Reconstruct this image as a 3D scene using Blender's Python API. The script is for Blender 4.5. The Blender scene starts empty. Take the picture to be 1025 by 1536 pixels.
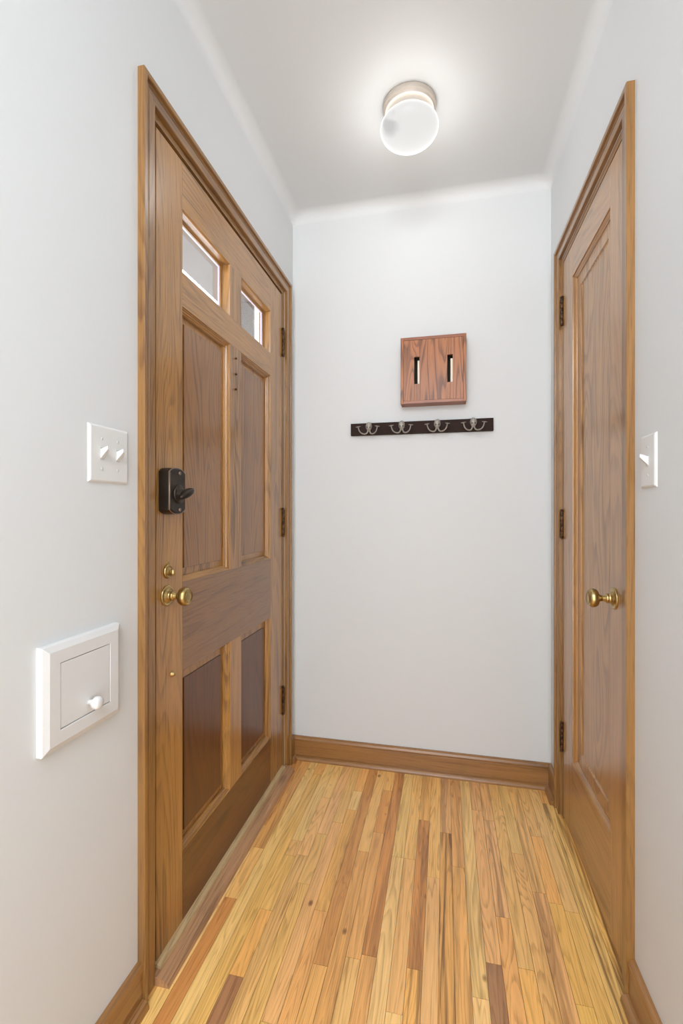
import bpy, bmesh, math, random
from mathutils import Vector, Matrix
C = bpy.context.scene.collection
S = bpy.context.scene
PI = math.pi
random.seed(7)

# ------------------------------------------------------------------ camera, world, light, exposure
CAM_H = 1.12
cam_d = bpy.data.cameras.new('camera')
cam = bpy.data.objects.new('camera', cam_d); C.objects.link(cam)
cam.location = (0, 0, CAM_H)
cam.rotation_euler = (PI/2, 0, math.atan(154.5/690.0))
cam_d.sensor_fit = 'VERTICAL'; cam_d.sensor_height = 36.0
cam_d.lens = 36.0*690.0/1536.0
cam_d.shift_y = 1.0/1536.0
cam_d.clip_start = 0.02
S.camera = cam

w = bpy.data.worlds.new('daylight'); S.world = w; w.use_nodes = True
# overcast daylight reaching the hall from the open end behind the photographer: ground set brighter than sky to lift the ceiling
SKY, GROUND = 3.4, 5.0
_N, _L = w.node_tree.nodes, w.node_tree.links
_g = _N.new('ShaderNodeTexCoord'); _s = _N.new('ShaderNodeSeparateXYZ'); _r = _N.new('ShaderNodeMapRange'); _m = _N.new('ShaderNodeMix')
_m.data_type = 'RGBA'
_r.inputs['From Min'].default_value = -0.12; _r.inputs['From Max'].default_value = 0.12
_L.new(_g.outputs['Generated'], _s.inputs[0]); _L.new(_s.outputs['Z'], _r.inputs['Value']); _L.new(_r.outputs['Result'], _m.inputs[0])
_m.inputs[6].default_value = (0.93*GROUND, 0.965*GROUND, 1.0*GROUND, 1)
_m.inputs[7].default_value = (0.925*SKY, 0.968*SKY, 1.01*SKY, 1)
_L.new(_m.outputs[2], _N['Background'].inputs['Color'])

# unseen overhead fill added behind the photographer, where hook shadows suggest a second source
hall_d = bpy.data.lights.new('hall_fill_light', 'AREA'); hall_d.shape = 'RECTANGLE'; hall_d.size = 0.8; hall_d.size_y = 0.8
hall_d.energy = 32; hall_d.color = (0.93, 0.985, 1.03)
hall = bpy.data.objects.new('hall_fill_light', hall_d); C.objects.link(hall)
hall.location = (-0.13, -0.85, 2.40); hall.rotation_euler = (math.radians(20), 0, 0)
LAMP_POWER, LAMP_DOWN = 0.75, 3.0
LAMP_COLOR = (1.0, 0.985, 0.965)
S.view_settings.view_transform = 'Standard'
S.view_settings.look = 'None'
S.view_settings.gamma = 1.0
S.view_settings.use_curve_mapping = False
S.view_settings.exposure = 0.17

# ------------------------------------------------------------------ helpers
class MB:
    """collects shapes (world coordinates) that become ONE mesh object"""
    def __init__(s): s.bm = bmesh.new()
    def box(s, x0, x1, y0, y1, z0, z1, bev=0.0, mi=0, seg=2):
        b = bmesh.new()
        vs = [b.verts.new((x, y, z)) for x in (x0, x1) for y in (y0, y1) for z in (z0, z1)]
        for f in ((0,1,3,2),(4,6,7,5),(0,4,5,1),(2,3,7,6),(0,2,6,4),(1,5,7,3)):
            b.faces.new([vs[i] for i in f])
        bmesh.ops.recalc_face_normals(b, faces=b.faces)
        if bev > 0:
            bmesh.ops.bevel(b, geom=list(b.edges), offset=bev, segments=seg, profile=0.5, affect='EDGES')
        s.merge(b, mi); return s
    def merge(s, b, mi=0, smooth=None):
        m = bpy.data.meshes.new('t')
        for f in b.faces:
            f.material_index = mi
            if smooth is not None: f.smooth = smooth
        b.to_mesh(m); b.free(); s.bm.from_mesh(m); bpy.data.meshes.remove(m)
    def poly(s, rings, closed_ring=True, caps=True, mi=0, smooth=False):
        """skin a list of rings (lists of points)"""
        b = bmesh.new()
        vr = [[b.verts.new(p) for p in r] for r in rings]
        n = len(rings[0])
        for a, c in zip(vr, vr[1:]):
            for i in range(n if closed_ring else n-1):
                j = (i+1) % n
                try: b.faces.new((a[i], a[j], c[j], c[i]))
                except ValueError: pass
        if caps and closed_ring:
            b.faces.new(vr[0][::-1]); b.faces.new(vr[-1])
        bmesh.ops.remove_doubles(b, verts=b.verts, dist=1e-6)
        bmesh.ops.recalc_face_normals(b, faces=b.faces)
        s.merge(b, mi, smooth); return s
    def lathe(s, prof, o, d, n=32, mi=0, smooth=True):
        """prof = [(radius, distance along d)]"""
        d = Vector(d).normalized(); o = Vector(o)
        u = d.orthogonal().normalized(); v = d.cross(u)
        rings = []
        for r, t in prof:
            r = max(r, 1e-5)
            rings.append([o + d*t + (u*math.cos(2*PI*k/n) + v*math.sin(2*PI*k/n))*r for k in range(n)])
        return s.poly(rings, True, True, mi, smooth)
    def tube(s, pts, r, n=10, mi=0):
        pts = [Vector(p) for p in pts]
        rs = r if isinstance(r, (list, tuple)) else [r]*len(pts)
        rings = []; u = None
        for i, p in enumerate(pts):
            t = (pts[min(i+1, len(pts)-1)] - pts[max(i-1, 0)]).normalized()
            if u is None: u = t.orthogonal().normalized()
            u = (u - t*u.dot(t)).normalized(); v = t.cross(u)
            rings.append([p + (u*math.cos(2*PI*k/n) + v*math.sin(2*PI*k/n))*rs[i] for k in range(n)])
        return s.poly(rings, True, True, mi, True)
    def ellipsoid(s, c, r, mat=None, n=20, mi=0):
        b = bmesh.new()
        bmesh.ops.create_uvsphere(b, u_segments=n, v_segments=n//2+2, radius=1.0)
        M = Matrix.Translation(Vector(c)) @ (mat if mat else Matrix.Identity(4)) @ Matrix.Diagonal((r[0], r[1], r[2], 1))
        b.transform(M); s.merge(b, mi, True); return s

def link(name, me, mats, parent=None):
    o = bpy.data.objects.new(name, me); C.objects.link(o)
    for m in (mats if isinstance(mats, (list, tuple)) else [mats]): me.materials.append(m)
    if parent: o.parent = parent
    return o
def wloc(o):
    v = Vector((0, 0, 0))
    while o: v += o.location; o = o.parent
    return v
def obj(name, mb, mats, parent=None, smooth=False, origin=None):
    """link the shapes as ONE mesh object, child of parent; origin = local origin in world coordinates"""
    base = wloc(parent) if parent else Vector((0, 0, 0))
    org = Vector(origin) if origin is not None else base
    bmesh.ops.translate(mb.bm, verts=mb.bm.verts, vec=-org)
    me = bpy.data.meshes.new(name)
    mb.bm.to_mesh(me); mb.bm.free()
    o = link(name, me, mats, parent)
    o.location = org - base
    if smooth: me.shade_smooth()
    return o
def tag(o, label=None, cat=None, group=None, kind=None):
    if label: o['label'] = label
    if cat: o['category'] = cat
    if group: o['group'] = group
    if kind: o['kind'] = kind
    return o
def empty(name, loc):
    o = bpy.data.objects.new(name, None); C.objects.link(o); o.location = loc
    o.empty_display_size = 0.05
    return o
def copy_tree(o, parent=None):
    c = o.copy(); C.objects.link(c); c.parent = parent
    for ch in list(o.children): copy_tree(ch, c)
    return c

# ------------------------------------------------------------------ materials
def lin(r, g, b):
    f = lambda c: (c/255/12.92) if c/255 <= 0.04045 else ((c/255+0.055)/1.055)**2.4
    return (f(r), f(g), f(b), 1)
def new_mat(name):
    m = bpy.data.materials.new(name); m.use_nodes = True
    nt = m.node_tree
    return m, nt, nt.nodes, nt.links, nt.nodes['Principled BSDF']
def simple(name, col, rough=0.5, metal=0.0, bump=0.0, bscale=200, spec=0.5, var=0.0, vscale=30, col2=None):
    m, nt, N, L, p = new_mat(name)
    p.inputs['Base Color'].default_value = col
    p.inputs['Roughness'].default_value = rough
    p.inputs['Metallic'].default_value = metal
    p.inputs['Specular IOR Level'].default_value = spec
    tc = N.new('ShaderNodeTexCoord')
    if bump:
        n = N.new('ShaderNodeTexNoise'); n.inputs['Scale'].default_value = bscale; n.inputs['Detail'].default_value = 4
        b = N.new('ShaderNodeBump'); b.inputs['Strength'].default_value = bump; b.inputs['Distance'].default_value = 0.002
        L.new(tc.outputs['Object'], n.inputs['Vector']); L.new(n.outputs['Fac'], b.inputs['Height']); L.new(b.outputs['Normal'], p.inputs['Normal'])
    if col2:
        n = N.new('ShaderNodeTexNoise'); n.inputs['Scale'].default_value = vscale; n.inputs['Detail'].default_value = 5
        r = N.new('ShaderNodeValToRGB'); r.color_ramp.elements[0].position = 0.5-var; r.color_ramp.elements[1].position = 0.5+var
        r.color_ramp.elements[0].color = col; r.color_ramp.elements[1].color = col2
        L.new(tc.outputs['Object'], n.inputs['Vector']); L.new(n.outputs['Fac'], r.inputs['Fac']); L.new(r.outputs['Color'], p.inputs['Base Color'])
    return m

def math_node(N, L, op, a, b=None, clamp=False):
    n = N.new('ShaderNodeMath'); n.operation = op; n.use_clamp = clamp
    for i, v in enumerate((a, b)):
        if v is None: continue
        if isinstance(v, (int, float)): n.inputs[i].default_value = v
        else: L.new(v, n.inputs[i])
    return n.outputs[0]
def mixc(N, L, fac, a, b, mode='MIX'):
    n = N.new('ShaderNodeMix'); n.data_type = 'RGBA'; n.blend_type = mode
    if isinstance(fac, (int, float)): n.inputs[0].default_value = fac
    else: L.new(fac, n.inputs[0])
    for k, v in ((6, a), (7, b)):
        if isinstance(v, (tuple, list)): n.inputs[k].default_value = v
        else: L.new(v, n.inputs[k])
    return n.outputs[2]
def noise(N, L, vec, scale, detail=4, rough=0.55, dist=0.0):
    n = N.new('ShaderNodeTexNoise'); n.inputs['Scale'].default_value = scale
    n.inputs['Detail'].default_value = detail; n.inputs['Roughness'].default_value = rough
    n.inputs['Distortion'].default_value = dist
    L.new(vec, n.inputs['Vector']); return n.outputs['Fac']
def ramp(N, L, fac, stops):
    r = N.new('ShaderNodeValToRGB'); e = r.color_ramp.elements
    while len(e) < len(stops): e.new(0.5)
    for k, (p, c) in zip(e, stops): k.position = p; k.color = c
    L.new(fac, r.inputs['Fac']); return r.outputs['Color']
def mapping(N, L, vec, scale, loc=None):
    m = N.new('ShaderNodeMapping'); m.inputs['Scale'].default_value = scale
    L.new(vec, m.inputs['Vector'])
    if loc is not None: L.new(loc, m.inputs['Location'])
    return m.outputs['Vector']

G = lambda v: (v, v, v, 1)
def wood(name, mid, dark, axis='z', rough=0.34, contrast=1.0, cathedral=0.35, coat=0.55, pores=0.5, figure=1.0):
    """open-grained oak, grain along axis"""
    m, nt, N, L, p = new_mat(name)
    tc = N.new('ShaderNodeTexCoord'); oi = N.new('ShaderNodeObjectInfo')
    off = N.new('ShaderNodeCombineXYZ')
    r1 = math_node(N, L, 'MULTIPLY', oi.outputs['Random'], 7.3); r2 = math_node(N, L, 'MULTIPLY', oi.outputs['Random'], 13.7)
    for i in range(3): L.new(r1 if i % 2 else r2, off.inputs[i])
    def sc(along, across):
        return {'x': (along, across, across), 'y': (across, along, across), 'z': (across, across, along)}[axis]
    fine = noise(N, L, mapping(N, L, tc.outputs['Object'], sc(5, 260), off.outputs[0]), 1.0, 5, 0.6)
    mid_n = noise(N, L, mapping(N, L, tc.outputs['Object'], sc(1.6, 34), off.outputs[0]), 1.0, 4, 0.5, 0.6)
    broad = noise(N, L, mapping(N, L, tc.outputs['Object'], sc(1.1, 6), off.outputs[0]), 1.0, 3, 0.5)
    fig = noise(N, L, mapping(N, L, tc.outputs['Object'], sc(0.8*figure, 8*figure), off.outputs[0]), 1.0, 1.5, 0.4, 0.3)
    fig = math_node(N, L, 'FRACT', math_node(N, L, 'MULTIPLY', fig, 22))
    fig = ramp(N, L, fig, [(0.0, G(0)), (0.18, G(0.15)), (0.5, G(0.9)), (0.86, G(1)), (1.0, G(0))])
    s = math_node(N, L, 'ADD', math_node(N, L, 'MULTIPLY', fine, 0.42), math_node(N, L, 'MULTIPLY', mid_n, 0.42))
    s = math_node(N, L, 'ADD', s, math_node(N, L, 'MULTIPLY', broad, 0.30))
    s = math_node(N, L, 'ADD', s, math_node(N, L, 'MULTIPLY', math_node(N, L, 'SUBTRACT', fig, 0.6), 0.30*cathedral))
    s = math_node(N, L, 'ADD', math_node(N, L, 'MULTIPLY', math_node(N, L, 'SUBTRACT', s, 0.57), 2.2*contrast), 0.5, True)
    light = tuple(min(1, c*1.28) for c in mid[:3]) + (1,)
    col = ramp(N, L, s, [(0.0, dark), (0.45, mid), (1.0, light)])
    pore = noise(N, L, mapping(N, L, tc.outputs['Object'], sc(14, 620), off.outputs[0]), 1.0, 2, 0.5)
    pm = ramp(N, L, pore, [(0.30, G(1)), (0.42, G(0))])
    col = mixc(N, L, math_node(N, L, 'MULTIPLY', pm, pores), col, tuple(c*0.62 for c in dark[:3]) + (1,))
    L.new(col, p.inputs['Base Color'])
    p.inputs['Roughness'].default_value = rough
    p.inputs['Coat Weight'].default_value = coat; p.inputs['Coat Roughness'].default_value = 0.2; p.inputs['Coat IOR'].default_value = 1.55
    b = N.new('ShaderNodeBump'); b.inputs['Strength'].default_value = 0.12; b.inputs['Distance'].default_value = 0.001
    L.new(fine, b.inputs['Height']); L.new(b.outputs['Normal'], p.inputs['Normal'])
    return m

M = {}
M['wall'] = simple('wall_paint', (0.674, 0.690, 0.697, 1), 0.62, bump=0.05, bscale=90)
M['ceil'] = simple('ceiling_paint', (0.690, 0.706, 0.714, 1), 0.55, bump=0.10, bscale=110)
OAK, OAKD = lin(166, 119, 60), lin(100, 62, 24)
PAN, PAND = lin(142, 96, 44), lin(94, 58, 26)
RDR, RDRD = lin(172, 127, 76), lin(124, 84, 44)
for ax in 'xyz':
    M['trim_'+ax] = wood('trim_oak_'+ax, lin(142, 101, 51), OAKD, ax, contrast=1.15)
    M['door_'+ax] = wood('door_oak_'+ax, OAK, OAKD, ax, contrast=1.25)
    M['rdoor_'+ax] = wood('closet_door_oak_'+ax, RDR, RDRD, ax, contrast=1.15)
    M['base_'+ax] = wood('baseboard_oak_'+ax, lin(150, 105, 56), lin(100, 64, 30), ax, cathedral=0.2)
M['panel'] = wood('panel_oak', PAN, PAND, 'z', contrast=0.8, cathedral=0.8)
M['panel_shaded'] = wood('shaded_lower_panel_oak', lin(100, 58, 20), lin(70, 36, 10), 'z', contrast=0.8, cathedral=0.5, coat=0.25)  # darker base colour paints in the weaker sheen low on the door
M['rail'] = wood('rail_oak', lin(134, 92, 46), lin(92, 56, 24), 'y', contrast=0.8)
M['rail_shaded'] = wood('shaded_bottom_rail_oak', lin(112, 69, 27), lin(78, 43, 14), 'y', contrast=0.8, coat=0.3)  # bottom rail: light fall-off and lost sheen put into the colour
M['rpanel'] = wood('closet_panel_oak', lin(174, 131, 82), lin(128, 90, 52), 'z', contrast=1.0, coat=0.4, cathedral=0.7)
M['red_oak'] = wood('red_oak', lin(158, 99, 58), lin(106, 60, 32), 'z', rough=0.5, contrast=0.9, cathedral=1.3, coat=0.1, figure=1.7)
M['red_oak_x'] = wood('red_oak_edge', lin(150, 88, 54), lin(110, 60, 36), 'x', rough=0.42, cathedral=0.5, coat=0.1)
M['rack'] = wood('walnut_board', lin(46, 31, 26), lin(32, 21, 17), 'x', rough=0.7, contrast=0.7, pores=0.2, coat=0.0)
M['rack'].node_tree.nodes['Principled BSDF'].inputs['Specular IOR Level'].default_value = 0.2
M['thr_pale'] = wood('worn_pale_oak', lin(184, 158, 116), lin(140, 112, 74), 'y', rough=0.5, coat=0.1)
M['thr'] = wood('worn_walnut', lin(172, 130, 92), lin(120, 88, 60), 'y', rough=0.5, contrast=1.2, coat=0.1)
M['hinge_gleam'] = wood('painted_hinge_reflection', lin(172, 126, 62), lin(132, 92, 42), 'z', contrast=0.6)  # gold tone imitating light reflected beside the hinge
M['white'] = simple('white_enamel', (0.68, 0.68, 0.675, 1), 0.4)
M['plate'] = simple('white_plastic', (0.70, 0.70, 0.69, 1), 0.35)
M['slot'] = simple('dark_recess', (0.05, 0.05, 0.05, 1), 0.8)
M['greyscrew'] = simple('painted_screw', (0.55, 0.55, 0.53, 1), 0.4)
M['bronze'] = simple('oil_rubbed_bronze', lin(46, 38, 33), 0.38, 0.65, col2=lin(60, 50, 42), var=0.2)
M['bronze_edge'] = simple('worn_bronze_edge', lin(150, 128, 112), 0.35, 0.8)
M['hinge'] = simple('aged_hinge_bronze', lin(92, 66, 44), 0.42, 0.75, col2=lin(52, 38, 28), var=0.15, vscale=60)
M['brass'] = simple('aged_brass', lin(206, 184, 132), 0.32, 1.0, col2=lin(160, 132, 80), var=0.25, vscale=45)
M['steel'] = simple('brushed_nickel', lin(176, 170, 162), 0.45, 0.35, bump=0.15, bscale=300, col2=lin(150, 143, 136), var=0.25, vscale=90)
M['eye'] = simple('dark_socket', (0.03, 0.028, 0.026, 1), 0.6)
M['cream'] = simple('cream_metal', lin(236, 226, 206), 0.4)
M['dark'] = simple('dark_gap', (0.03, 0.018, 0.01, 1), 0.8)
M['canopy'] = simple('cream_canopy', (0.48, 0.42, 0.36, 1), 0.4)
M['fringe_tint'] = simple('fringe_tinted_exterior', lin(196, 184, 200), 0.5)  # lilac tint paints in the purple light fringe along the glass edge
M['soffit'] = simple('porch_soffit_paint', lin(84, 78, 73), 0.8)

def glass_mat():
    m, nt, N, L, p = new_mat('window_glass')
    p.inputs['Base Color'].default_value = (0.97, 0.97, 0.98, 1); p.inputs['Roughness'].default_value = 0.0
    p.inputs['Transmission Weight'].default_value = 1.0; p.inputs['IOR'].default_value = 1.45
    tc = N.new('ShaderNodeTexCoord')
    h = noise(N, L, tc.outputs['Object'], 14, 3)
    b = N.new('ShaderNodeBump'); b.inputs['Strength'].default_value = 0.04; b.inputs['Distance'].default_value = 0.003
    L.new(h, b.inputs['Height']); L.new(b.outputs['Normal'], p.inputs['Normal'])
    return m
M['glass'] = glass_mat()
def globe_mat():
    m, nt, N, L, p = new_mat('frosted_lit_glass')
    tc = N.new('ShaderNodeTexCoord')
    v = N.new('ShaderNodeTexVoronoi'); v.feature = 'SMOOTH_F1'; v.inputs['Scale'].default_value = 34
    L.new(mapping(N, L, tc.outputs['Object'], (1, 1, 0.6)), v.inputs['Vector'])
    # etched sprig on one side of the glass only
    sx = N.new('ShaderNodeSeparateXYZ'); L.new(tc.outputs['Object'], sx.inputs[0])
    d = N.new('ShaderNodeVectorMath'); d.operation = 'DISTANCE'; L.new(tc.outputs['Object'], d.inputs[0]); d.inputs[1].default_value = (-0.063, -0.058, -0.098)
    mask = ramp(N, L, d.outputs['Value'], [(0.018, G(1)), (0.045, G(0))])
    pet = ramp(N, L, v.outputs['Distance'], [(0.35, G(1)), (0.55, G(0))])
    f = math_node(N, L, 'MULTIPLY', mask, pet)
    p.inputs['Roughness'].default_value = 0.35
    p.inputs['Base Color'].default_value = (0.03, 0.03, 0.03, 1); p.inputs['Specular IOR Level'].default_value = 0.2
    L.new(mixc(N, L, math_node(N, L, 'MULTIPLY', f, 0.6), (1, 0.985, 0.96, 1), (0.45, 0.45, 0.45, 1)), p.inputs['Emission Color'])
    p.inputs['Emission Strength'].default_value = GLOBE_E
    return m
GLOBE_E = 0.62
M['globe'] = globe_mat()

def floor_mat():
    m, nt, N, L, p = new_mat('oak_strip_floor')
    tc = N.new('ShaderNodeTexCoord')
    at = N.new('ShaderNodeAttribute'); at.attribute_name = 'tint'
    sd = N.new('ShaderNodeAttribute'); sd.attribute_name = 'seed'
    st = N.new('ShaderNodeAttribute'); st.attribute_name = 'streak'
    off = N.new('ShaderNodeCombineXYZ')
    for i, k in enumerate((17.3, 5.1, 9.7)): L.new(math_node(N, L, 'MULTIPLY', sd.outputs['Fac'], k), off.inputs[i])
    O = tc.outputs['Object']
    fine = noise(N, L, mapping(N, L, O, (300, 16, 1), off.outputs[0]), 1.0, 5, 0.6)
    mid = noise(N, L, mapping(N, L, O, (70, 2.6, 1), off.outputs[0]), 1.0, 4, 0.55, 0.8)
    broad = noise(N, L, mapping(N, L, O, (14, 1.6, 1), off.outputs[0]), 1.0, 3, 0.5, 0.5)
    fig = noise(N, L, mapping(N, L, O, (24, 1.7, 1), off.outputs[0]), 1.0, 1.5, 0.4, 0.4)
    fig = math_node(N, L, 'FRACT', math_node(N, L, 'MULTIPLY', fig, 15))
    fig = ramp(N, L, fig, [(0.0, G(0)), (0.12, G(0.1)), (0.45, G(0.9)), (0.88, G(1)), (1.0, G(0))])
    s = math_node(N, L, 'ADD', math_node(N, L, 'MULTIPLY', fine, 0.45), math_node(N, L, 'MULTIPLY', mid, 0.40))
    s = math_node(N, L, 'ADD', s, math_node(N, L, 'MULTIPLY', broad, 0.25))
    s = math_node(N, L, 'ADD', s, math_node(N, L, 'MULTIPLY', math_node(N, L, 'SUBTRACT', fig, 0.62), 0.20))
    s = math_node(N, L, 'ADD', math_node(N, L, 'MULTIPLY', math_node(N, L, 'SUBTRACT', s, 0.55), 1.9), 0.5, True)
    k = ramp(N, L, s, [(0.0, (0.60, 0.52, 0.42, 1)), (0.45, (0.95, 0.94, 0.92, 1)), (1.0, (1.16, 1.17, 1.18, 1))])
    col = mixc(N, L, 1.0, at.outputs['Color'], k, 'MULTIPLY')
    # dark mineral streaks on the boards that have them
    sn = noise(N, L, mapping(N, L, O, (46, 1.9, 1), off.outputs[0]), 1.0, 3, 0.5, 1.2)
    sm = ramp(N, L, sn, [(0.45, G(0)), (0.60, G(1))])
    col = mixc(N, L, math_node(N, L, 'MULTIPLY', sm, math_node(N, L, 'MULTIPLY', st.outputs['Fac'], 0.8)), col, lin(92, 52, 34))
    # small knots
    vo = N.new('ShaderNodeTexVoronoi'); vo.inputs['Scale'].default_value = 1.0
    L.new(mapping(N, L, O, (9, 5.5, 1), off.outputs[0]), vo.inputs['Vector'])
    kn = ramp(N, L, vo.outputs['Distance'], [(0.03, G(0.8)), (0.075, G(0))])
    col = mixc(N, L, kn, col, lin(110, 66, 38))
    L.new(col, p.inputs['Base Color'])
    p.inputs['Roughness'].default_value = 0.36
    p.inputs['Coat Weight'].default_value = 0.25; p.inputs['Coat Roughness'].default_value = 0.25
    b = N.new('ShaderNodeBump'); b.inputs['Strength'].default_value = 0.1; b.inputs['Distance'].default_value = 0.001
    L.new(fine, b.inputs['Height']); L.new(b.outputs['Normal'], p.inputs['Normal'])
    return m
M['floor'] = floor_mat()

# ------------------------------------------------------------------ dimensions (metres, floor z = 0)
WL, WR, WB = -0.681, 0.4246, 2.016      # wall planes
CE, CR = 2.485, 0.045                   # ceiling height, cove radius
Y0 = -1.5                               # the hall runs on behind the photographer
DL = dict(o0=0.919, o1=1.955, oz=2.135, j0=0.984, j1=1.878, jz=2.066)      # entry door casing and opening
DR = dict(o0=1.171, o1=1.892, oz=2.108, j0=1.219, j1=1.822, jz=2.037)      # closet door

def struct(name, mb, mats, label=None, cat=None, parent=None, smooth=False):
    o = obj(name, mb, mats, parent, smooth)
    if not parent: tag(o, label, cat, kind='structure')
    return o

# ------------------------------------------------------------------ room shell
def wall_with_hole(x0, x1, d):
    b = MB()
    a0, a1, az = d['j0']-0.02, d['j1']+0.02, d['jz']+0.02
    b.box(x0, x1, Y0, a0, -0.05, CE+0.1); b.box(x0, x1, a1, WB+0.14, -0.05, CE+0.1); b.box(x0, x1, a0, a1, az, CE+0.1)
    return b
struct('wall_left', wall_with_hole(WL-0.14, WL, DL), M['wall'], 'white painted wall around the panelled entry door', 'wall')
struct('wall_right', wall_with_hole(WR, WR+0.12, DR), M['wall'], 'white painted wall around the narrow closet door', 'wall')
struct('wall_back', MB().box(WL, WR, WB, WB+0.14, -0.05, CE+0.1), M['wall'], 'white end wall behind the coat rack', 'wall')

def ceiling():
    b = bmesh.new(); rings = []
    n = 12
    for i in range(n+1):
        t = PI/2*i/n
        a = CR*(1-math.cos(t)); z = CE-CR+CR*math.sin(t)
        q = 0.05
        pts = [(WL+a, Y0, z), (WL+a, WB-a-q, z), (WL+a, WB-a, z), (WL+a+q, WB-a, z), (WR-a-q, WB-a, z), (WR-a, WB-a, z), (WR-a, WB-a-q, z)]
        pts.append((WR-a, Y0, z))
        rings.append([b.verts.new(p) for p in pts])
    m = len(rings[0])
    for r0, r1 in zip(rings, rings[1:]):
        for i in range(m-1):
            vs = [r0[i], r0[i+1], r1[i+1], r1[i]]
            try: b.faces.new(vs)
            except ValueError: pass
    b.faces.new(rings[-1])
    bmesh.ops.remove_doubles(b, verts=b.verts, dist=1e-5)
    bmesh.ops.recalc_face_normals(b, faces=b.faces)
    for f in b.faces: f.smooth = True
    mb = MB(); mb.merge(b)
    # slab above
    mb.box(WL-0.14, WR+0.12, Y0, WB+0.14, CE+0.1, CE+0.18)
    return mb
struct('ceiling', ceiling(), M['ceil'], 'white coved plaster ceiling with a round lamp on it', 'ceiling')

# floor: 38 mm oak strips, the tone and the joints of each strip read from the photograph
TONE = dict(Y=(249, 203, 128), T=(247, 194, 118), O=(243, 182, 105), B=(224, 157, 88), D=(176, 128, 86), P=(243, 187, 121), G=(245, 194, 110))
BOARDS = {  # strip index: [(tone, streak, up to this y), ...] from the near end to the far end
 -1: [('O',0,9)],
 0: [('Y',0,.98),('Y',0,1.42),('T',0,1.55),('B',.6,9)], 1: [('B',0,1.235),('T',0,1.44),('O',.3,9)], 2: [('Y',.25,9)], 3: [('G',.2,1.9),('O',0,9)],
 4: [('D',0,1.03),('O',0,1.22),('G',0,1.43),('T',0,1.5),('Y',0,9)], 5: [('T',.35,1.44),('P',0,1.75),('Y',0,9)], 6: [('T',0,1.33),('T',.1,1.55),('P',0,9)],
 7: [('G',.2,.95),('P',.1,1.62),('T',0,9)], 8: [('O',.2,1.25),('O',.3,1.70),('Y',0,1.82),('O',0,9)], 9: [('O',0,1.1),('B',.2,9)], 10: [('B',.2,.9),('O',.35,1.5),('T',0,9)],
 11: [('T',0,1.135),('O',.15,1.6),('B',0,1.85),('T',0,9)], 12: [('O',.3,1.15),('B',.5,9)], 13: [('Y',.05,1.5),('Y',0,9)],
 14: [('Y',0,1.03),('P',0,1.5),('T',0,9)], 15: [('O',.7,1.14),('B',.6,1.7),('O',.3,9)], 16: [('P',0,1.44),('T',.1,9)], 17: [('O',1.0,1.65),('P',.5,9)],
 18: [('O',.45,1.5),('O',.3,9)], 19: [('Y',0,1.105),('Y',.35,9)], 20: [('D',.6,1.197),('P',.1,1.8),('P',.3,9)], 21: [('O',0,1.34),('P',.7,1.75),('P',.4,9)],
 22: [('O',0,1.2),('T',0,9)], 23: [('T',.2,1.6),('Y',.1,9)], 24: [('Y',0,.966),('P',.5,1.45),('T',.5,9)], 25: [('G',.1,1.14),('G',.1,1.42),('O',0,1.7),('T',0,9)],
 26: [('G',0,1.40),('Y',.1,9)], 27: [('Y',.9,1.9),('O',0,9)], 28: [('G',1.0,9)], 29: [('G',.8,9)], 30: [('O',0,9)],
}
def floor_mesh():
    X0, BW = -0.6635, 0.0382
    verts, faces, tint, seed, streak = [], [], [], [], []
    rnd = random.Random(11)
    def add(x0, x1, y0, y1, tone, st):
        g = 0.00045
        n = len(verts)
        verts.extend([(x0+g, y0+g, 0), (x1-g, y0+g, 0), (x1-g, y1-g, 0), (x0+g, y1-g, 0),
                      (x0+g, y0+g, -0.004), (x1-g, y0+g, -0.004), (x1-g, y1-g, -0.004), (x0+g, y1-g, -0.004)])
        j = rnd.uniform(0.93, 1.07)
        c = lin(*TONE[tone]); c = (c[0]*j, c[1]*j*rnd.uniform(.97, 1.03), c[2]*j*rnd.uniform(.93, 1.07), 1)
        s = rnd.random()*10
        for f in ((0,1,2,3), (0,4,5,1), (1,5,6,2), (2,6,7,3), (3,7,4,0)):
            faces.append(tuple(n+i for i in f)); tint.append(c); seed.append(s); streak.append(st)
    for i in range(-3, 32):
        x0 = X0+BW*i; x1 = x0+BW
        y = Y0
        while y < 0.35:                                   # behind the photographer
            y2 = min(0.35, y+rnd.uniform(0.4, 1.1)); add(x0, x1, y, y2, rnd.choice('YTOPGT'), 0.2); y = y2
        for tone, st, yb in BOARDS.get(i, [('T', 0, 9)]):
            y2 = min(yb, WB+0.1)
            if y2 > y: add(x0, x1, y, y2, tone, st)
            y = y2
    # sub-floor under the gaps
    n = len(verts)
    verts.extend([(WL-0.14, Y0, -0.004), (WR+0.12, Y0, -0.004), (WR+0.12, WB+0.12, -0.004), (WL-0.14, WB+0.12, -0.004)])
    faces.append((n, n+1, n+2, n+3)); tint.append(lin(70, 42, 22)); seed.append(0); streak.append(0)
    me = bpy.data.meshes.new('floor'); me.from_pydata(verts, [], faces)
    for nm, ty in (('tint', 'FLOAT_COLOR'), ('seed', 'FLOAT'), ('streak', 'FLOAT')): me.attributes.new(nm, ty, 'FACE')
    me.attributes['tint'].data.foreach_set('color', [v for t in tint for v in t])
    me.attributes['seed'].data.foreach_set('value', seed)
    me.attributes['streak'].data.foreach_set('value', streak)
    o = link('floor', me, M['floor'])
    tag(o, 'oak strip floor in mixed honey and brown boards', 'floor', kind='structure')
floor_mesh()

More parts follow.
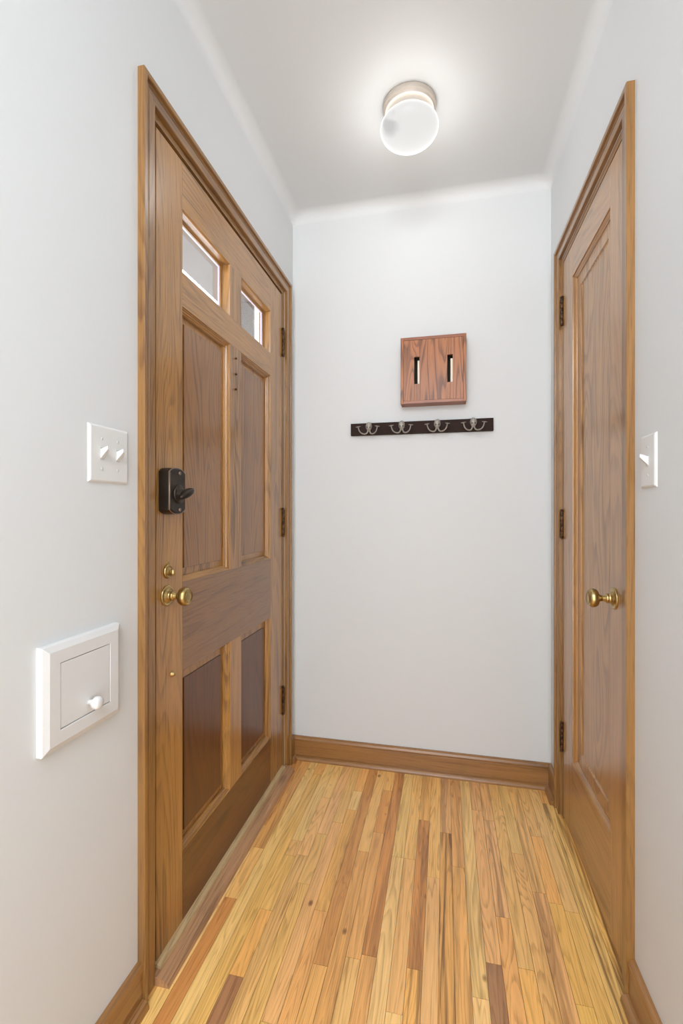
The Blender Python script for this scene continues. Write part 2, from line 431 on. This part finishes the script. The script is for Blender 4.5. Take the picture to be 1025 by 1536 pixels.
# ------------------------------------------------------------------ casings
def casing_part(seg, d, X, s, prof):
    """one mitred leg of a door casing: seg in near / head / far; s = direction into the room; prof = [(inset from the outer edge, height off the wall)]"""
    rings = []
    e0, e1 = [], []
    for a, b in prof:
        x = X+s*b
        if seg == 'near': e0.append((x, d['o0']+a, 0.0)); e1.append((x, d['o0']+a, d['oz']-a))
        if seg == 'far': e0.append((x, d['o1']-a, 0.0)); e1.append((x, d['o1']-a, d['oz']-a))
        if seg == 'head': e0.append((x, d['o0']+a, d['oz']-a)); e1.append((x, d['o1']-a, d['oz']-a))
    return MB().poly([e0, e1])
def casing(name, d, X, s, wdt, label):
    prof = [(0, -0.001), (0, 0.0165), (0.0015, 0.018), (0.011, 0.018), (0.013, 0.0165), (0.0135, 0.0105), (0.016, 0.0085), (0.0165, 0.0105),
            (0.024, 0.0115), (0.0255, 0.0095), (0.027, 0.0115), (wdt-0.002, 0.0115), (wdt, 0.010), (wdt, -0.001)]
    o = empty(name, (X, (d['o0']+d['o1'])/2, 0)); tag(o, label, 'door casing', kind='structure')
    obj('side_casing', casing_part('near', d, X, s, prof), M['trim_z'], o)
    obj('head_casing', casing_part('head', d, X, s, prof), M['trim_y'], o)
    obj('side_casing', casing_part('far', d, X, s, prof), M['trim_z'], o)
    # jamb lining the opening, its edge flush with the wall
    jd = 0.11; x0, x1 = sorted((X, X-s*jd)); t = 0.02
    st0, st1 = sorted((X-s*0.050, X-s*0.075))             # door stop behind the slab
    j = MB().box(x0, x1, d['j0']-t, d['j0'], 0, d['jz']+t); j.box(st0, st1, d['j0'], d['j0']+0.012, 0, d['jz'])
    obj('jamb', j, M['trim_z'], o)
    j = MB().box(x0, x1, d['j1'], d['j1']+t, 0, d['jz']+t); j.box(st0, st1, d['j1']-0.012, d['j1'], 0, d['jz'])
    obj('jamb', j, M['trim_z'], o)
    j = MB().box(x0, x1, d['j0'], d['j1'], d['jz'], d['jz']+t); j.box(st0, st1, d['j0'], d['j1'], d['jz']-0.012, d['jz'])
    obj('head_jamb', j, M['trim_y'], o)
    return o
casing('trim_1', DL, WL, 1, 0.050, 'stepped oak casing around the entry door with two small panes')
casing('trim_2', DR, WR, -1, 0.0475, 'stepped oak casing around the narrow closet door')

# ------------------------------------------------------------------ door building blocks
def ring_mesh(rect, prof, X, s):
    """frame of four mitred strips; prof = [(inset into the opening, depth behind X)]; material 0 upright, 1 level"""
    y0, y1, z0, z1 = rect; b = bmesh.new(); R = []
    for a, dp in prof:
        x = X-s*dp
        R.append([b.verts.new(p) for p in ((x, y0+a, z0+a), (x, y1-a, z0+a), (x, y1-a, z1-a), (x, y0+a, z1-a))])
    for r0, r1 in zip(R, R[1:]):
        for i in range(4):
            j = (i+1) % 4
            f = b.faces.new((r0[i], r0[j], r1[j], r1[i])); f.material_index = 1 if i in (0, 2) else 0
    bmesh.ops.recalc_face_normals(b, faces=b.faces)
    # outward normals must face the room
    m = MB(); me = bpy.data.meshes.new('t'); b.to_mesh(me); b.free(); m.bm.from_mesh(me); bpy.data.meshes.remove(me)
    return m
def raised_panel(rect, X, s, prof, fill=0.0):
    y0, y1, z0, z1 = rect; rings = []
    for a, dp in prof:
        x = X-s*dp
        rings.append([(x, y0+a, z0+a), (x, y1-a, z0+a), (x, y1-a, z1-a), (x, y0+a, z1-a)])
    return MB().poly(rings, True, True)
def hinge(parent, X, y, z0, z1, s, dy, reflection_mat):
    """butt hinge: knuckled barrel standing in the gap; dy = direction from barrel to door"""
    zc = (z0+z1)/2
    hr = MB(); r = 0.0062; x = X+s*0.005
    n = 5; L_ = (z1-z0)/n
    for k in range(n):
        hr.lathe([(r*0.9, 0), (r, 0.0008), (r, L_-0.0014), (r*0.9, L_-0.0006)], (x, y, z0+k*L_), (0, 0, 1), 16)
    hr.lathe([(0.003, 0), (0.0055, 0.001), (0.006, 0.004), (0.003, 0.007), (0.0, 0.008)], (x, y, z1), (0, 0, 1), 14)
    hr.lathe([(0.003, 0), (0.0055, 0.001), (0.006, 0.004), (0.003, 0.007), (0.0, 0.008)], (x, y, z0), (0, 0, -1), 14)
    h = obj('hinge', hr, M['hinge'], parent, origin=(x, y, zc))
    # thin golden plate painting the hinge's reflection on to the door face
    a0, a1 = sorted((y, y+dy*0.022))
    refl = MB().box(min(X-s*0.002, X+s*0.0008), max(X-s*0.002, X+s*0.0008), a0, a1, z0+0.003, z1-0.003)
    tag(obj('hinge_reflection', refl, reflection_mat, h), 'golden painted reflection beside the hinge barrel')
    return h
def knob(parent, X, y, z, s, R=0.024, ros=0.026):
    d = (s, 0, 0)
    k = obj('knob', MB().lathe([(0.0, 0.030), (0.008, 0.030), (0.0085, 0.034), (0.012, 0.037), (0.020, 0.040), (R*0.98, 0.046), (R, 0.051), (R*0.97, 0.056),
        (R*0.86, 0.060), (R*0.74, 0.0618), (R*0.70, 0.0605), (R*0.66, 0.0605), (R*0.62, 0.0625), (R*0.56, 0.0632), (R*0.53, 0.0618), (R*0.3, 0.0628), (0.0, 0.0632)],
        (X, y, z), d, 40), M['brass'], parent, origin=(X, y, z))
    obj('rosette', MB().lathe([(ros, 0), (ros, 0.002), (ros*0.95, 0.0042), (ros*0.84, 0.0046), (ros*0.78, 0.0036), (ros*0.70, 0.004), (ros*0.62, 0.008), (ros*0.5, 0.010),
        (0.0118, 0.0105), (0.0118, 0.016), (0.0125, 0.018), (0.0105, 0.021), (0.0075, 0.0225), (0.007, 0.031), (0, 0.0315)], (X, y, z), d, 36), M['brass'], k)
    return k

# ------------------------------------------------------------------ entry door (left)
DX = -0.683; TH = 0.044
d1 = empty('door_1', (DX, 1.43, 0)); tag(d1, 'oak entry door with two small panes over four panels', 'door', kind='structure')
yA, yB, yC, yD, yE, yF = 0.9905, 1.106, 1.386, 1.471, 1.743, 1.875
zBot, zTop = 0.030, 2.057
z1, z2, z3, z4, z5, z6 = 0.215, 0.699, 0.935, 1.671, 1.762, 1.931
BV = 0.0012
for a, b in ((yA, yB), (yE, yF)):
    obj('stile', MB().box(DX-TH, DX, a, b, zBot, zTop, BV), M['door_z'], d1)
for a, b in ((zBot, z1), (z2, z3), (z4, z5), (z6, zTop)):
    obj('rail', MB().box(DX-TH, DX, yB, yE, a, b, 0.0006), M['rail_shaded'] if a < 0.1 else M['rail'] if a < 1 else M['door_y'], d1)
for a, b in ((z1, z2), (z3, z4), (z5, z6)):
    obj('mullion', MB().box(DX-TH, DX, yC, yD, a, b, 0.0006), M['door_z'], d1)
STICK = [(0, 0.0002), (0.0006, 0.0035), (0.003, 0.0042), (0.0036, 0.0075), (0.0065, 0.0095), (0.0078, 0.0128), (0.0108, 0.0140), (0.0116, 0.0172), (0.0128, 0.0176), (0.0128, 0.024)]
PRAISE = [(0.006, 0.034), (0.006, 0.0225), (0.0128, 0.0225), (0.040, 0.0190)]
PFIELD = [(0.0335, 0.030), (0.0335, 0.0165), (0.0345, 0.0158)]
for (a, b) in ((yB, yC), (yD, yE)):
    for (c, d) in ((z1, z2), (z3, z4)):
        p_ = obj('panel', raised_panel((a, b, c, d), DX, 1, PRAISE), M['door_z'], d1)
        tag(obj('raised_field', raised_panel((a, b, c, d), DX, 1, PFIELD), M['panel'] if c > 0.5 else M['panel_shaded'], p_), 'darker brown raised field')
        obj('panel_molding', ring_mesh((a, b, c, d), STICK, DX, 1), [M['door_z'], M['door_y']], p_)
    c, d = z5, z6
    sash = [(0, 0.0002), (0.002, 0.006), (0.002, 0.024), (0.004, 0.027), (0.010, 0.0285), (0.010, 0.0315)]
    g = obj('window_pane', MB().box(DX-0.034, DX-0.031, a+0.001, b-0.001, c+0.001, d-0.001), M['glass'], d1)
    obj('pane_molding', ring_mesh((a, b, c, d), sash, DX, 1), [M['door_z'], M['door_y']], g)
    obj('outer_stop', ring_mesh((a, b, c, d), [(0.010, 0.0345), (0.010, 0.040), (0.004, TH), (0, TH+0.001)], DX, 1), M['fringe_tint'], g)
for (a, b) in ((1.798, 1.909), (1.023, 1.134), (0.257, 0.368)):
    hinge(d1, DX, 1.8775, a, b, 1, -1, M['hinge_gleam'])
knob(d1, DX, 1.035, 0.911, 1, 0.0235, 0.026)

# keypad deadbolt body on the inside of the door
def rrect(cy, cz, hw, hh, arch, r, n=8):
    pts = []
    for k in range(13):                                   # arched top
        t = -1+2*k/12; pts.append((cy+t*(hw-r*0.4), cz+hh-arch*t*t))
    out = []
    top = [(cy+(-1+2*k/16)*hw, cz+hh-arch*abs(-1+2*k/16)**2.6) for k in range(17)]
    bot = [(y, 2*cz-z) for y, z in reversed(top)]
    return top+bot
cy, cz = 1.036, 1.174
lock = MB().poly([[(DX+dx, y, z) for y, z in rrect(cy, cz, hw, hh, ar, 0.01)] for dx, hw, hh, ar in
    ((0.0, 0.0350, 0.0585, 0.010), (0.026, 0.0345, 0.058, 0.010), (0.0305, 0.0325, 0.0560, 0.010), (0.0322, 0.0300, 0.0535, 0.009))])
dbo = obj('deadbolt', lock, M['bronze'], d1, origin=(DX, cy, cz)); tag(dbo, 'black bronze deadbolt body')
rim = rrect(cy, cz, 0.0337, 0.0572, 0.010, 0.01)
obj('worn_edge', MB().tube([(DX+0.0285, y, z) for y, z in rim+rim[:1]], 0.0013, 8), M['bronze_edge'], dbo)
obj('turn_boss', MB().lathe([(0.0235, 0.031), (0.0235, 0.034), (0.021, 0.0365), (0.013, 0.037), (0.012, 0.046), (0, 0.0465)], (DX, cy+0.002, cz-0.008), (1, 0, 0), 36), M['bronze'], dbo)
ta = math.radians(22)
RM = Matrix.Rotation(ta, 4, 'X')
tt = MB().ellipsoid((DX+0.053, cy+0.004, cz-0.006), (0.0125, 0.0320, 0.0105), RM, 28)
obj('thumb_turn', tt, M['bronze'], dbo)
for dz in (0.045, -0.047):
    obj('screw', MB().lathe([(0.0045, 0.030), (0.0045, 0.0335), (0.003, 0.0342), (0.0012, 0.0332), (0, 0.0332)], (DX, cy+0.006, cz+dz), (1, 0, 0), 16), M['bronze_edge'], dbo)
# old brass cylinder with small turn piece, small brass bolt head, three nails
cyl = obj('latch_cylinder', MB().lathe([(0.0178, 0), (0.0178, 0.003), (0.016, 0.006), (0.0135, 0.0068), (0.0125, 0.0045), (0.010, 0.0045), (0.0095, 0.007), (0, 0.0072)], (DX, 1.037, 0.972), (1, 0, 0), 32), M['brass'], d1, origin=(DX, 1.037, 0.972))
obj('turn_piece', MB().ellipsoid((DX+0.013, 1.038, 0.969), (0.0075, 0.0042, 0.0085), None, 16), M['brass'], cyl)
obj('keyhole_tab', MB().lathe([(0.0052, 0), (0.0052, 0.0015), (0.0036, 0.0024), (0.003, 0.0006), (0, 0.0006)], (DX, 1.037, 0.9935), (1, 0, 0), 20), M['brass'], cyl)
obj('bolt_head', MB().lathe([(0.0075, 0), (0.0075, 0.0015), (0.0055, 0.003), (0.0045, 0.007), (0.003, 0.0085), (0, 0.0088)], (DX, 1.057, 0.706), (1, 0, 0), 20), M['brass'], d1)
for z in (1.636, 1.583, 1.533):
    obj('nail', MB().lathe([(0.0028, -0.001), (0.0028, 0.001), (0.0040, 0.003), (0.0034, 0.005), (0, 0.0058)], (DX, 1.425, z), (1, 0, 0), 14), M['hinge'], d1)

# ------------------------------------------------------------------ closet door (right)
EX = WR
d2 = empty('door_2', (EX, 1.52, 0)); tag(d2, 'narrow oak closet door with one tall recessed panel', 'door', kind='structure')
rA, rB, rC, rD = 1.222, 1.333, 1.697, 1.818
rz0, rz1, rz2, rz3 = 0.012, 0.272, 1.922, 2.033
for a, b in ((rA, rB), (rC, rD)):
    obj('stile', MB().box(EX, EX+0.035, a, b, rz0, rz3, BV), M['rdoor_z'], d2)
for a, b in ((rz0, rz1), (rz2, rz3)):
    obj('rail', MB().box(EX, EX+0.035, rB, rC, a, b, 0.0006), M['rdoor_y'], d2)
pr = obj('panel', raised_panel((rB, rC, rz1, rz2), EX, -1, [(0.004, 0.034), (0.004, 0.0125), (0.052, 0.0125), (0.053, 0.0145), (0.0555, 0.0165), (0.0585, 0.0172)]), M['rpanel'], d2)
obj('panel_molding', ring_mesh((rB, rC, rz1, rz2), [(0, 0.0002), (0.0006, 0.004), (0.004, 0.0055), (0.009, 0.009), (0.012, 0.0105), (0.0125, 0.0135)], EX, -1), [M['rdoor_z'], M['rdoor_y']], pr)
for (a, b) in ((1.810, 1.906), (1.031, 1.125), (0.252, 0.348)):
    hinge(d2, EX, 1.8205, a, b, -1, -1, M['hinge_gleam'])
knob(d2, EX, 1.302, 0.900, -1, 0.024, 0.0275)

# ------------------------------------------------------------------ threshold, baseboards
t = empty('trim_3', (-0.67, 1.43, 0)); tag(t, 'worn wooden threshold strip under the entry door', 'threshold', kind='structure')
def extr(axis, pts, a, b):
    if axis == 'y': return MB().poly([[(u, a, v) for u, v in pts], [(u, b, v) for u, v in pts]])
    return MB().poly([[(a, u, v) for u, v in pts], [(b, u, v) for u, v in pts]])
obj('sill_board', extr('y', [(-0.80, 0.0), (-0.80, 0.026), (-0.688, 0.026), (-0.680, 0.024), (-0.662, 0.022), (-0.646, 0.017), (-0.637, 0.010), (-0.632, 0.0)], 0.966, 1.900), M['thr'], t)
obj('weather_strip', extr('y', [(-0.712, 0.020), (-0.712, 0.0345), (-0.690, 0.035), (-0.685, 0.0315), (-0.676, 0.031), (-0.672, 0.0285), (-0.667, 0.0275), (-0.665, 0.020)], 0.984, 1.878), M['thr_pale'], t)

BH = 0.100
BPROF = [(0.0, 0.0), (0.013, 0.0), (0.013, BH-0.022), (0.0118, BH-0.0205), (0.0145, BH-0.019), (0.0155, BH-0.012), (0.012, BH-0.004), (0.006, BH), (0.0, BH)]
SHOE = [(0.013, 0.0), (0.031, 0.0), (0.0305, 0.006), (0.0285, 0.011), (0.0245, 0.0155), (0.019, 0.018), (0.013, 0.0185)]
def baseboards():
    def pc(prof, axis, wall, s, a, b, ma=0, mb_=0):
        """extrude with ends mitred: ma / mb_ = +1 shortens that end with the protrusion"""
        r0, r1 = [], []
        for u, v in prof:
            e0, e1 = a+ma*u, b-mb_*u
            if axis == 'y': r0.append((wall+s*u, e0, v)); r1.append((wall+s*u, e1, v))
            else: r0.append((e0, wall+s*u, v)); r1.append((e1, wall+s*u, v))
        return MB().poly([r0, r1])
    o = empty('baseboard_back', (0, WB, 0)); tag(o, 'oak baseboard along the end wall', 'baseboard', kind='structure')
    obj('board', pc(BPROF, 'x', WB, -1, WL, WR, 1, 1), M['base_x'], o); obj('shoe_molding', pc(SHOE, 'x', WB, -1, WL, WR, 1, 1), M['base_x'], o)
    o = empty('baseboard_left', (WL, 0.5, 0)); tag(o, 'oak baseboard along the wall with the small white hatch', 'baseboard', kind='structure')
    for a, b, m in ((Y0, DL['o0']-0.0005, 0), (DL['o1']+0.0005, WB, 1)):
        obj('board', pc(BPROF, 'y', WL, 1, a, b, 0, m), M['base_y'], o); obj('shoe_molding', pc(SHOE, 'y', WL, 1, a, b, 0, m), M['base_y'], o)
    o = empty('baseboard_right', (WR, 0.5, 0)); tag(o, 'oak baseboard along the closet wall', 'baseboard', kind='structure')
    for a, b, m in ((Y0, DR['o0']-0.0005, 0), (DR['o1']+0.0005, WB, 1)):
        obj('board', pc(BPROF, 'y', WR, -1, a, b, 0, m), M['base_y'], o); obj('shoe_molding', pc(SHOE, 'y', WR, -1, a, b, 0, m), M['base_y'], o)
baseboards()

# ------------------------------------------------------------------ porch seen through the panes
tag(obj('porch_soffit', MB().box(-1.305, -0.84, -0.5, 6.0, 2.36, 2.42), M['soffit']), 'pale porch soffit outside above the entry door panes', 'soffit', kind='structure')
tag(obj('porch_post', MB().box(-1.28, -1.10, 2.52, 2.98, 0.0, 2.36, 0.004), M['soffit']), 'pale porch pillar seen through the far pane', 'pillar', kind='structure')

# ------------------------------------------------------------------ ceiling lamp
lx, ly = -0.115, 1.555
lamp = empty('ceiling_lamp', (lx, ly, CE)); tag(lamp, 'round frosted glass ceiling lamp on a cream canopy', 'ceiling lamp')
obj('canopy', MB().lathe([(0.088, 0), (0.089, 0.004), (0.0885, 0.014), (0.086, 0.017), (0.0835, 0.0175), (0.0825, 0.021), (0.081, 0.026), (0.078, 0.029), (0.072, 0.031), (0.0, 0.031)],
    (lx, ly, CE), (0, 0, -1), 64), M['canopy'], lamp)
gp = []
for k in range(33):
    a = math.radians(42)+(PI-math.radians(42))*k/32
    gp.append((0.097*math.sin(a) if k < 32 else 0.0, 0.078-0.049*math.cos(a)))
obj('globe', MB().lathe([(0.062, 0.030)]+gp, (lx, ly, CE), (0, 0, -1), 64), M['globe'], lamp)
ld = bpy.data.lights.new('bulb_light', 'POINT'); ld.energy = LAMP_POWER; ld.color = LAMP_COLOR; ld.shadow_soft_size = 0.0985; ld.use_soft_falloff = False
lo = bpy.data.objects.new('bulb_light', ld); C.objects.link(lo); lo.parent = lamp; lo.location = (0, 0, -0.082)
ld2 = bpy.data.lights.new('bulb_light', 'POINT'); ld2.energy = LAMP_DOWN; ld2.color = LAMP_COLOR; ld2.shadow_soft_size = 0.13
lo2 = bpy.data.objects.new('bulb_light', ld2); C.objects.link(lo2); lo2.parent = lamp; lo2.location = (0, 0, -0.086)

# ------------------------------------------------------------------ doorbell box on the end wall
bx0, bx1, bz0, bz1, bd = -0.181, 0.088, 1.579, 1.858, 0.062
YB = WB; fy = YB-bd
bell = empty('doorbell_box', ((bx0+bx1)/2, YB, bz0)); tag(bell, 'square red oak doorbell box with two upright slots', 'doorbell box')
ft = 0.012
obj('side_board', MB().box(bx0, bx0+ft, fy, YB, bz0, bz1, 0.0008), M['red_oak'], bell)
obj('side_board', MB().box(bx1-ft, bx1, fy, YB, bz0, bz1, 0.0008), M['red_oak'], bell)
obj('bottom_board', MB().box(bx0+ft, bx1-ft, fy, YB, bz0, bz0+ft, 0.0008), M['red_oak_x'], bell)
obj('top_board', MB().box(bx0+ft, bx1-ft, fy, YB, bz1-ft, bz1, 0.0008), M['red_oak_x'], bell)
sl = ((-0.124, -0.1025), (0.0115, 0.0335)); sz0, sz1 = 1.661, 1.775
fp = MB(); xs = [bx0+ft+0.0006, sl[0][0], sl[0][1], sl[1][0], sl[1][1], bx1-ft-0.0006]; zA, zB = bz0+ft+0.0006, bz1-ft-0.0006
q0, q1 = fy+0.0008, fy+0.011
for k in range(5):
    if k % 2 == 0: fp.box(xs[k], xs[k+1], q0, q1, zA, zB)
    else: fp.box(xs[k], xs[k+1], q0, q1, zA, sz0); fp.box(xs[k], xs[k+1], q0, q1, sz1, zB)
bmesh.ops.remove_doubles(fp.bm, verts=fp.bm.verts, dist=1e-6)
obj('front_panel', fp, M['red_oak'], bell)
for a, b in sl:
    obj('chime_bar', MB().box(a+0.013, a+0.026, q1+0.004, q1+0.010, sz0-0.03, sz1-0.012, 0.001), M['cream'], bell)
obj('backing', MB().box(bx0+ft, bx1-ft, YB-0.006, YB-0.001, bz0+ft, bz1-ft), M['dark'], bell)

# ------------------------------------------------------------------ coat rack with octopus hooks
rx0, rx1, rzA, rzB = -0.406, 0.199, 1.461, 1.514
rk = empty('coat_rack', ((rx0+rx1)/2, WB, rzA)); tag(rk, 'dark brown coat rack board with four metal octopus hooks', 'coat rack')
ry = WB-0.016
obj('board', MB().box(rx0, rx1, ry, WB, rzA, rzB, 0.0012), M['rack'], rk)
def hook(x, z):
    e = MB().ellipsoid((x, ry-0.014, z+0.006), (0.0142, 0.0140, 0.0190), None, 24)
    e.lathe([(0.010, 0), (0.010, 0.006), (0.007, 0.010), (0, 0.010)], (x, ry, z), (0, -1, 0), 20)
    e.ellipsoid((x, ry-0.014, z-0.008), (0.0085, 0.0075, 0.009), None, 16)
    h = obj('hook', e, M['steel'], rk, origin=(x, ry, z)); tag(h, 'grey octopus hook')
    for s in (-1, 1):
        P = [(0.0035, -0.014, -0.009), (0.0050, -0.017, -0.017), (0.0085, -0.021, -0.0245), (0.016, -0.028, -0.0290), (0.0270, -0.036, -0.0275), (0.0355, -0.042, -0.0200), (0.0395, -0.046, -0.010), (0.0415, -0.048, -0.0005)]
        pts = [Vector((x+s*a, ry+b, z+c)) for a, b, c in P]
        # smooth the path
        sm = []
        for i in range(len(pts)-1):
            p0, p1, p2, p3 = pts[max(i-1, 0)], pts[i], pts[i+1], pts[min(i+2, len(pts)-1)]
            for k in range(4):
                t_ = k/4; sm.append(0.5*((2*p1)+(p2-p0)*t_+(2*p0-5*p1+4*p2-p3)*t_*t_+(3*p1-p0-3*p2+p3)*t_**3))
        sm.append(pts[-1])
        a_ = MB().tube(sm, [0.0033-0.0010*i/len(sm) for i in range(len(sm))], 10)
        a_.lathe([(0.0, -0.0022), (0.006, -0.002), (0.0105, -0.0006), (0.0108, 0.0008), (0.006, 0.0016), (0, 0.0018)], pts[-1], (s*0.12, -0.10, 1), 20)
        obj('tentacle', a_, M['steel'], h)
        obj('eye', MB().ellipsoid((x+s*0.0058, ry-0.0268, z+0.0005), (0.0026, 0.0020, 0.0030), None, 12), M['eye'], h)
for x in (-0.322, -0.1795, -0.0295, 0.1175): hook(x, 1.4905)

# ------------------------------------------------------------------ switches and the small white hatch
def switch(name, X, s, y0, y1, z0, z1, ys, label):
    o = empty(name, (X, (y0+y1)/2, z0)); tag(o, label, 'light switch')
    rings = [[(X+s*b, y0+a, z0+a), (X+s*b, y1-a, z0+a), (X+s*b, y1-a, z1-a), (X+s*b, y0+a, z1-a)] for a, b in ((0, 0), (0, 0.0012), (0.003, 0.0042), (0.005, 0.0050))]
    zc = (z0+z1)/2
    obj('wall_plate', MB().poly(rings), M['plate'], o)
    for y in ys:
        tg = obj('toggle', MB().poly([[(X+s*dx, y+a*h, zc+dz+b*k) for a, b in ((-1,-1),(1,-1),(1,1),(-1,1))] for dx, h, k, dz in
            ((0.004, 0.0046, 0.0105, 0.0), (0.0068, 0.0044, 0.0085, 0.001), (0.0190, 0.0034, 0.0042, 0.0105), (0.0205, 0.0028, 0.0030, 0.0112))]), M['plate'], o)
        obj('toggle_slot', MB().box(min(X+s*0.0048, X+s*0.0054), max(X+s*0.0048, X+s*0.0054), y-0.0056, y+0.0056, zc-0.0125, zc+0.0125), M['greyscrew'], o)
        for dz in (0.030, -0.030):
            obj('screw', MB().lathe([(0.0030, 0.0045), (0.0030, 0.0056), (0.002, 0.0060), (0, 0.0060)], (X, y, zc+dz), (s, 0, 0), 14), M['greyscrew'], o)
    return o
switch('light_switch', WL, 1, 0.768, 0.882, 1.181, 1.297, (0.802, 0.848), 'white double switch plate beside the entry door casing')
switch('light_switch', WR, -1, 1.057, 1.129, 1.173, 1.286, (1.092,), 'white single switch plate beside the closet door casing')

hx0, hx1, hz0, hz1 = 0.653, 0.846, 0.700, 0.888
hatch = empty('wall_hatch', (WL, (hx0+hx1)/2, hz0)); tag(hatch, 'small white framed hatch with a round knob low on the wall', 'wall hatch')
i0, i1, iz0, iz1 = 0.0355, 0.0355, 0.0, 0.0
fr = ring_mesh((hx0, hx1, hz0, hz1), [(0, 0), (0, -0.010), (0.001, -0.0115), (0.0115, -0.0165), (0.0338, -0.0165), (0.0345, -0.0158), (0.0345, 0.0)], WL, 1)
obj('frame', fr, M['white'], hatch)
dr = obj('hatch_door', MB().box(WL, WL+0.0158, hx0+0.0357, hx1-0.0357, hz0+0.0362, hz1-0.0357, 0.0008), M['white'], hatch)
obj('knob', MB().lathe([(0.0058, 0), (0.0052, 0.006), (0.0075, 0.010), (0.0115, 0.014), (0.0125, 0.0195), (0.0105, 0.0245), (0.006, 0.027), (0, 0.0275)], (WL+0.0155, 0.755, 0.757), (1, 0, 0), 28), M['white'], dr)
